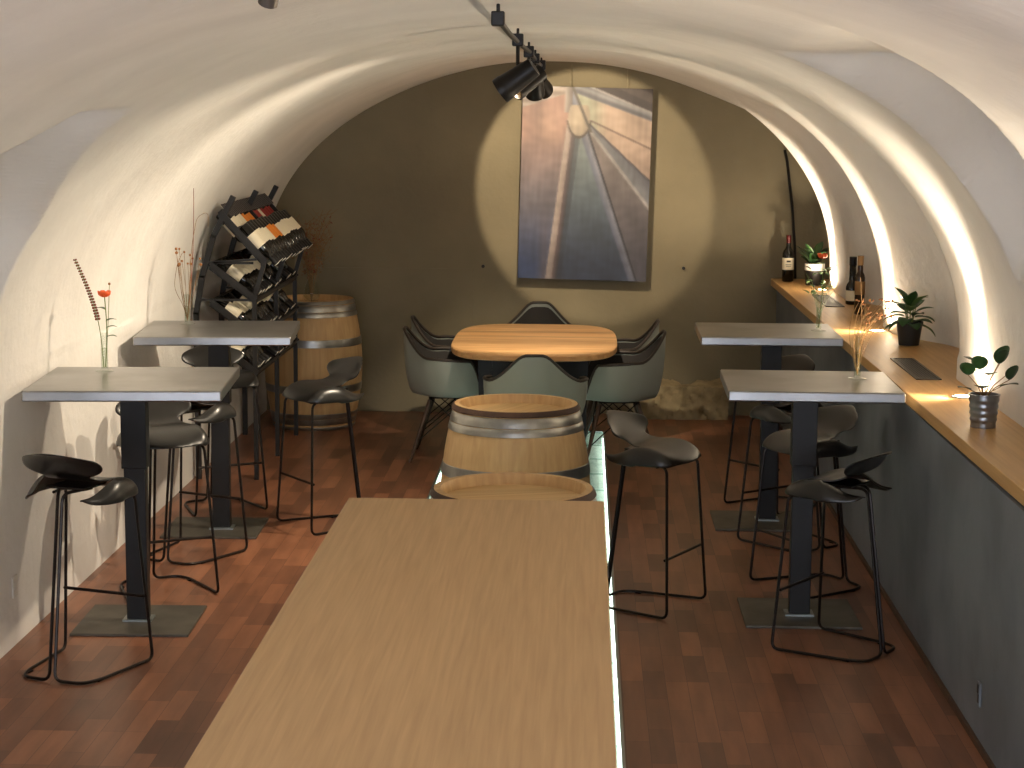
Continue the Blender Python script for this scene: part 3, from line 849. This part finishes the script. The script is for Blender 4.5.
# tin pot with round leaves
r = thing('potted_plant', 'round-leaved plant in a ribbed galvanised tin pot on the ledge', 'plant', (1.545, 7.28, ZLg), 0, 'potted plants on the ledge')
pot(r, .048, .058, .125, M['tin'], True)
for (az, el, sl, L, W, mm) in ((2.9, .95, .11, .045, .045, 'leaf'), (-.2, .7, .12, .052, .042, 'leaf_dark'), (.4, 1.15, .15, .062, .05, 'leaf'), (-.5, 1.2, .15, .05, .045, 'leaf_dark'), (-1.6, 1.0, .12, .05, .04, 'leaf'),
                               (-1.9, .6, .09, .055, .04, 'leaf_dark'), (-.8, .65, .09, .06, .04, 'leaf_dark'), (2.2, 1.1, .16, .03, .02, 'leaf_dark'), (.35, .75, .13, .03, .016, 'leaf_dark'), (-2.6, .5, .08, .05, .03, 'leaf_dark'), (-2.2, 1.15, .13, .05, .045, 'leaf')):
    tip = Vector((math.cos(az)*math.cos(el)*sl, math.sin(az)*math.cos(el)*sl, .11+math.sin(el)*sl))
    a = MB(); a.tube([(0, 0, .105), (tip.x*.4, tip.y*.4, .11+(tip.z-.11)*.55), tip], [.0025, .002, .0015], 6); a.build('stem', M['drystem'], r, smooth=True)
    big = W >= .042
    leaf_mesh(L*1.3, W*1.4, .5, mm, r, tip, (-1.57+.5*math.cos(az)) if big else az, 1.35 if big else .5, .06, True)
# leafy plant in black pot
r = thing('potted_plant', 'bushy broad-leaved green plant in a black plastic pot on the ledge', 'plant', (1.70, 9.90, ZLg), 0, 'potted plants on the ledge')
pot(r, .052, .068, .12, M['potblack'])
rp = random.Random(5)
for k in range(24):
    az = k*2.4; lv = k/23
    el = -.1+1.35*lv**1.2+rp.uniform(-.15, .15); h_ = .105+.11*lv
    q = .035*(1-lv)+.008
    leaf_mesh(rp.uniform(.085, .125), rp.uniform(.062, .085), .45+.5*rp.random(), 'leaf' if k % 3 else 'leaf_light', r, (q*math.cos(az), q*math.sin(az), h_), az, el, .12)
a = MB()
for k in range(5): a.tube([(.01*math.cos(k*1.3), .01*math.sin(k*1.3), .095), (.03*math.cos(k*1.3), .03*math.sin(k*1.3), .20)], .003, 6)
a.build('stems', M['stem'], r, smooth=True)
# small plant at the back
r = thing('potted_plant', 'dark-leaved plant in a black pot with white rim beside the wine bottle', 'plant', (1.62, 13.35, ZLg), 0, 'potted plants on the ledge')
pot(r, .06, .072, .10, M['potblack'])
a = MB(); a.lathe([(.068, .10), (.066, .15), (.070, .152), (.072, .10)], 28); a.build('inner_pot', M['potwhite'], r, smooth=True)
for k in range(18):
    az = k*2.4+.5; el = 1.4-.8*(k % 4)/3
    base = (.02*math.cos(az), .02*math.sin(az), .13+.05*(k % 3)/2)
    leaf_mesh(rp.uniform(.11, .16), .06, .6, 'leaf_dark' if k % 2 else 'leaf', r, base, az, el, .1, True)

# glass tube vases with flowers
def vase(x, y, z, h, label, rad=.016, wide=None):
    r = thing('glass_vase', label, 'vase', (x, y, z), 0, 'slim glass vases')
    a = MB(); prof = [(.001, .002), (rad+.022, .001), (rad+.024, .004), (rad+.002, .008), (rad, .014), (rad, h), (rad-.0025, h), (rad-.0025, .014), (.001, .012)]
    if wide: prof = [(.001, .002), (wide*.6, .001), (wide, h*.25), (wide*.8, h*.5), (wide*.35, h*.75), (wide*.42, h), (wide*.36, h), (wide*.3, h*.75), (wide*.72, h*.5), (wide*.9, h*.25), (.001, .01)]
    a.lathe(prof, 24); a.build('glass', M['glass'], r, smooth=True, angle=50)
    if not wide:
        a = MB(); a.lathe([(.001, .016), (rad-.003, .016), (rad-.003, h*.6), (.001, h*.6)], 16); a.build('water', M['water'], r, smooth=True)
    return r
def curve(p0, p1, bend, n=10):
    p0, p1 = Vector(p0), Vector(p1); b = Vector(bend)
    return [p0.lerp(p1, i/n)+b*math.sin(PI*i/n) for i in range(n+1)]
def bloom(c, R_, m, parent):
    a = MB()
    for ring, (rr, el, n) in enumerate(((R_, .25, 6), (R_*.75, .7, 6), (R_*.45, 1.1, 5))):
        for k in range(n):
            az = 2*PI*k/n+ring*.5
            d = Vector((math.cos(az), math.sin(az), 0)); up = Vector((0, 0, 1)); sd = Vector((-d.y, d.x, 0))
            P = []
            for i in range(5):
                t = i/4; q = d*(rr*math.sin(t*1.4))+up*(rr*(1.0+el*.4)*(t**1.5)*.9)
                w_ = rr*.62*math.sin(PI*(.15+.7*t))
                P.append([Vector(c)+q-sd*w_, Vector(c)+q+up*-.1*w_, Vector(c)+q+sd*w_])
            a.grid(P)
    a.build('blossom', m, parent, smooth=True, angle=80, solid=.0008)

# near left table
zt = ZL+.0005
vx, vy = -2.075, 8.12
vase(vx, vy, zt, .17, 'slim glass tube vase on the near left zinc table')
r = thing('rose_stem', 'orange rose on a green stem in the near left table vase', 'flower', (vx, vy, zt+.02)); 
a = MB(); a.tube(curve((.004, 0, 0), (.006, .0, .315), (.008, 0, 0)), .0022, 6); a.build('stem', M['stem'], r, smooth=True)
bloom((.006, 0, .305), .028, M['rose'], r)
for (z, az) in ((.17, .2), (.20, .6), (.13, -.1), (.25, 2.8)): leaf_mesh(.05, .028, .9, 'leaf', r, (.01, 0, z), az, .6, .1)
r = thing('dried_spike', 'tall rust coloured dried flower spike leaning left in the near left table vase', 'flower', (vx, vy, zt+.02))
pp = curve((-.004, 0, 0), (-.118, .0, .465), (.03, 0, 0), 14)
a = MB(); a.tube(pp, .0018, 6); a.build('stem', M['stem'], r, smooth=True)
a = MB()
for i in range(22):
    t = .45+.55*i/21; q = pp[0].lerp(pp[-1], t)+Vector((.03, 0, 0))*math.sin(PI*t)
    for s_ in (-1, 1): a.ball(q+Vector((s_*.007*(1.2-t*.6), 0, .001*s_)), .0058*(1.35-.6*t), 6)
a.build('buds', M['reddry'], r, smooth=True)
r = thing('bud_stem', 'thin green stem with one small dark bud beside the rose', 'flower', (vx, vy, zt+.02))
a = MB(); a.tube(curve((.002, .004, 0), (.028, .004, .36), (.003, 0, 0)), .0014, 6); a.build('stem', M['stem'], r, smooth=True)
a = MB(); a.ball((.028, .004, .362), .006, 8); a.build('bud', M['drybud'], r, smooth=True)

# far left table
vx, vy = -2.10, 9.98
vase(vx, vy, zt, .16, 'slim glass tube vase on the far left zinc table by the wine rack')
r = thing('dried_flower', 'dried flower spray with tiny tan heads in the far left table vase', 'flower', (vx, vy, zt+.02))
a = MB(); rp = random.Random(9)
for k in range(13):
    e = (rp.uniform(-.055, .085), rp.uniform(-.05, .05), rp.uniform(.29, .39))
    a.tube(curve((0, 0, .0), e, (rp.uniform(-.01, .01), 0, 0), 8), .0011, 5); b = MB(); b.ball(e, rp.uniform(.006, .010), 6); b.build('seed_head', M['drybud'], r, smooth=True)
a.build('stem', M['drystem'], r, smooth=True)
r = thing('dried_grass', 'very tall thin dried grass blades with a drooping loop in the far left table vase', 'grass', (vx, vy, zt+.02))
a = MB(); a.tube(curve((0, 0, 0), (.045, 0, .70), (.012, 0, 0), 14), [.0022]*8+[.0016]*7, 6); a.build('blade', M['reddry'], r, smooth=True)
a = MB(); a.tube(roundpath([(0, 0, 0), (.03, 0, .40), (.06, 0, .55), (.12, 0, .58), (.12, 0, .50)], .1, 8), .0014, 6); a.build('blade', M['drystem'], r, smooth=True)
a = MB(); a.tube(roundpath([(0, 0, 0), (-.02, 0, .08), (-.07, 0, .17), (-.05, 0, .30), (-.02, 0, .36)], .1, 8), .0014, 6); a.build('blade', M['drystem'], r, smooth=True)

# far right table: rose and greens
zt = ZR+.0005
vx, vy = 1.27, 10.22
vase(vx, vy, zt, .21, 'slim glass tube vase holding a rose on the far right zinc table')
r = thing('rose_stem', 'orange rose with pale green leaves in the far right table vase', 'flower', (vx, vy, zt+.02))
a = MB(); a.tube(curve((0, 0, 0), (.012, 0, .385), (.008, 0, 0)), .0024, 6); a.build('stem', M['stem'], r, smooth=True)
bloom((.010, 0, .372), .028, M['rose'], r)
rp = random.Random(4)
for k in range(26):
    z = .17+.16*rp.random(); az = rp.uniform(0, 2*PI); q = rp.uniform(.0, .07)
    leaf_mesh(.045, .026, .7, 'leaf_light' if k % 3 else 'leaf', r, (q*math.cos(az), q*math.sin(az), z), az, rp.uniform(-.2, 1), .08)
a = MB()
for k in range(6): a.tube(curve((0, 0, .05), (.075*math.cos(k*1.1), .05*math.sin(k*1.1), .20+.03*(k % 4)), (0, 0, .02), 6), .0012, 5)
a.build('side_stems', M['stem'], r, smooth=True)
# near right table: dried flowers
vx, vy = 1.215, 8.36
vase(vx, vy, zt, .19, 'slim glass tube vase of dried flowers on the near right zinc table')
r = thing('dried_flower', 'airy dried flower stems leaning right in the near right table vase', 'flower', (vx, vy, zt+.02))
a = MB(); b = MB()
for k in range(16):
    e = (rp.uniform(.0, .16), rp.uniform(-.04, .06), rp.uniform(.24, .33))
    a.tube(curve((0, 0, .0), e, (-.03+rp.uniform(-.01, .01), 0, .03), 8), .0011, 5)
    for q in range(4): b.ball(Vector(e)+Vector((rp.uniform(-.014, .014), rp.uniform(-.014, .014), rp.uniform(-.014, .014))), rp.uniform(.003, .006), 6)
a.tube(curve((0, 0, 0), (.0, 0, .43), (.012, 0, 0), 8), .0016, 5)
a.build('stem', M['drystem'], r, smooth=True); b.build('flower_heads', M['drybud'], r, smooth=True)
# barrel vase with branches
bz = .862
vase(-1.885, 13.1, bz, .24, 'bulbous clear glass vase on the barrel by the back wall', wide=.06)
rp = random.Random(21)
for k in range(9):
    az = 2*PI*k/9+.3; sp = rp.uniform(.10, .26); hh = rp.uniform(.42, .74)
    r = thing('dried_branch', 'thin brown dried branch fanning out of the glass vase on the barrel', 'branch', (-1.885, 13.1, bz+.02), 0, 'dried branches in the barrel vase')
    e = Vector((sp*math.cos(az)*1.1, sp*math.sin(az)*.6, hh)); pts = curve((0, 0, 0), e, (-.03*math.cos(az), 0, .08), 10)
    a = MB(); a.tube(pts, [.0035-.0002*i for i in range(11)], 6)
    for q in range(7):
        i = 3+q; p = pts[min(10, i)]; dd = Vector((rp.uniform(-1, 1), rp.uniform(-.5, .5), rp.uniform(.4, 1)))*.10
        a.tube([p, p+dd*.5+Vector((0, 0, -.01)), p+dd], [.0018, .0014, .001], 5)
    a.build('twig', M['drystem'], r, smooth=True)
    a = MB()
    for q in range(90):
        t = rp.uniform(.30, .86); p = pts[int(t*10)]+Vector((rp.gauss(0, .034), rp.gauss(0, .028), rp.gauss(0, .035)))
        s_ = rp.uniform(.007, .017); d1 = Vector((rp.uniform(-1, 1), rp.uniform(-1, 1), rp.uniform(-1, 1))).normalized()*s_; d2 = Vector((rp.uniform(-1, 1), rp.uniform(-1, 1), rp.uniform(-1, 1))).normalized()*s_*.4
        a.add([p-d1, p+d2, p+d1, p-d2], [(0, 1, 2, 3)])
    a.build('dry_leaves', M['drystem' if k % 3 else 'reddry'], r)

# ------------------------------------------------------------------ ceiling track light
TX, TZ = -.28, 2.49
r = thing('track_light', 'black ceiling track light with four spot heads before the painting', 'ceiling light', (TX, 8.2, TZ))
a = MB(); a.tube([(0, -2.05, 0), (-.004, -1.0, -.004), (0, 0, -.006), (.006, 1.3, 0), (.0, 3.0, -.004), (0, 4.15, 0)], .010, 8); a.build('rail', M['blackmetal'], r, smooth=True)
for yy, s_ in ((-2.05, .042), (-.25, .046), (1.3, .05), (2.5, .05), (4.0, .055)):
    a = MB(); a.box((0, yy, .002), (s_, s_*1.5, s_*1.1)); a.box((0, yy, .03), (.012, .012, .04)); a.build('connector', M['blackmetal'], r, bevel=.004)
HEADS = []
def head(yy, dx, dz, aim, lit, big=1.0):
    p = Vector((dx, yy, dz)); d = (Vector(aim)-Vector((TX, 8.2, TZ))-p).normalized()
    q = Vector((0, 0, 1)).rotation_difference(d).to_matrix()*1.2*big
    a = MB(); a.lathe([(.001, -.075), (.034, -.07), (.038, -.03), (.044, .045), (.046, .05), (.046, .075), (.041, .075), (.039, .048), (.03, .03)], 20, p, q)
    h = a.build('spot_head', M['blackmetal'], r, smooth=True, angle=45)
    a = MB(); a.lathe([(.001, .040), (.036, .044)], 18, p, q); a.build('lens', M['lampspot'], h)
    a = MB(); a.tube([(dx*.3, yy, .0), (dx, yy, dz+.035)], .008, 8); a.build('stem', M['blackmetal'], r, smooth=True)
    HEADS.append((Vector((TX, 8.2, TZ))+p+d*.085, d))
head(-.25, .0, -.155, (-2.3, 8.2, .9), True)
head(1.3, .0, -.14, (-2.3, 8.4, .9), True)
head(2.5, .0, -.13, (-.31, 12.25, .74), True)
head(4.0, .0, -.12, (.0, 13.85, 1.75), True, 1.1)
# second, nearer head cut by the top of the frame
r = thing('ceiling_spot', 'small bronze ceiling spot head cut by the top edge on the left', 'ceiling light', (-.655, 4.0, 2.475))
a = MB(); a.tube([(0, 0, .05), (0, 0, -.045)], .008, 8); a.build('stem', M['blackmetal'], r)
a = MB(); q = Euler((.5, .35, 0)).to_matrix()*.62; a.lathe([(.001, .05), (.028, .045), (.032, .0), (.034, -.05), (.029, -.05), (.027, -.02), (.001, -.02)], 20, (0, 0, -.03), q); a.build('spot_head', M['vent'], r, smooth=True, angle=45)

# ------------------------------------------------------------------ small wall details
a = MB(); a.tube([(1.44, YB-.015, 1.94), (1.46, YB-.015, 1.855), (1.503, YB-.015, 1.543), (1.53, YB-.015, 1.25), (1.54, YB-.015, 1.012)], .010, 8)
tag(a.build('wall_cable', M['blackmetal'], smooth=True), 'dark cable running down the corner of the back wall to the ledge', 'cable')
r = thing('wall_socket', 'dark power socket low on the blue grey right wall', 'socket', (XW-.001, 6.5, .19))
a = MB(); a.box((-.004, 0, 0), (.008, .05, .085)); a.build('plate', M['bluewall'], r, bevel=.002)
a = MB(); a.box((-.0085, .004, .018), (.003, .018, .03)); a.box((-.0085, -.006, -.015), (.003, .018, .03)); a.build('insert', M['blackmetal'], r)
r = thing('wall_socket', 'white power socket low on the left white wall', 'socket', (XL+.001, 7.55, .25))
a = MB(); a.box((.004, 0, 0), (.008, .06, .09)); a.build('plate', M['outlet'], r, bevel=.002)
a = MB(); a.box((.0085, 0, 0), (.003, .03, .03)); a.build('insert', M['potwhite'], r)

# ------------------------------------------------------------------ lights
def light(kind, name, loc, energy, col, **kw):
    l = bpy.data.lights.new(name, kind); l.energy = energy; l.color = lin(col)[:3]
    o = bpy.data.objects.new(name, l); COL.objects.link(o); o.location = loc
    for k, v_ in kw.items(): setattr(l, k, v_)
    return o
WARM = (255, 236, 208)
def aim(o, d): o.rotation_euler = Vector(d).to_track_quat('-Z', 'Y').to_euler()
for i, (x, y) in enumerate(LAMPS):
    o = light('SPOT', 'uplight_beam', (x, y, 1.03), 105, WARM, spot_size=math.radians(62), spot_blend=.9, shadow_soft_size=.03); aim(o, (.02, 0, 1))
    o = light('SPOT', 'uplight_spill', (x, y, 1.03), 18 if y > 5 else 30, WARM, spot_size=math.radians(172), spot_blend=.3, shadow_soft_size=.03); aim(o, (-.1, 0, 1))
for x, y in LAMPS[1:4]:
    o = light('SPOT', 'left_wall_fill', (x, y, 1.03), 52, WARM, spot_size=math.radians(112), spot_blend=.7, shadow_soft_size=.03); aim(o, (-1, -.1, .38))  # added fill at the ledge lamps, brightens the left wall and vault
o = light('SPOT', 'wall_spot_lamp', HEADS[0][0], 105, WARM, spot_size=math.radians(112), spot_blend=1.0, shadow_soft_size=.025); aim(o, Vector((-2.3, 8.2, .5))-HEADS[0][0])
o = light('SPOT', 'wall_spot_lamp', HEADS[1][0], 165, WARM, spot_size=math.radians(118), spot_blend=1.0, shadow_soft_size=.025); aim(o, Vector((-2.3, 9.9, .45))-HEADS[1][0])
o = light('SPOT', 'table_spot_lamp', HEADS[2][0], 200, WARM, spot_size=math.radians(48), spot_blend=.6, shadow_soft_size=.03); aim(o, HEADS[2][1])
o = light('SPOT', 'painting_spot_lamp', HEADS[3][0], 125, (255, 232, 198), spot_size=math.radians(54), spot_blend=.15, shadow_soft_size=.02); aim(o, HEADS[3][1])
o = light('SPOT', 'ceiling_spot_lamp', (-.645, 4.02, 2.40), 5, WARM, spot_size=math.radians(150), spot_blend=.6, shadow_soft_size=.05); aim(o, (.2, 0, -1))
# the vault is open to the daylit stair behind the camera
w = bpy.data.worlds.new('world'); sc.world = w; w.use_nodes = True
bg = w.node_tree.nodes['Background']; bg.inputs['Color'].default_value = lin((224, 230, 243)); bg.inputs['Strength'].default_value = 6.0

sc.view_settings.view_transform = 'Standard'; sc.view_settings.look = 'None'; sc.view_settings.gamma = 1; sc.view_settings.use_curve_mapping = False
sc.view_settings.exposure = 0.28
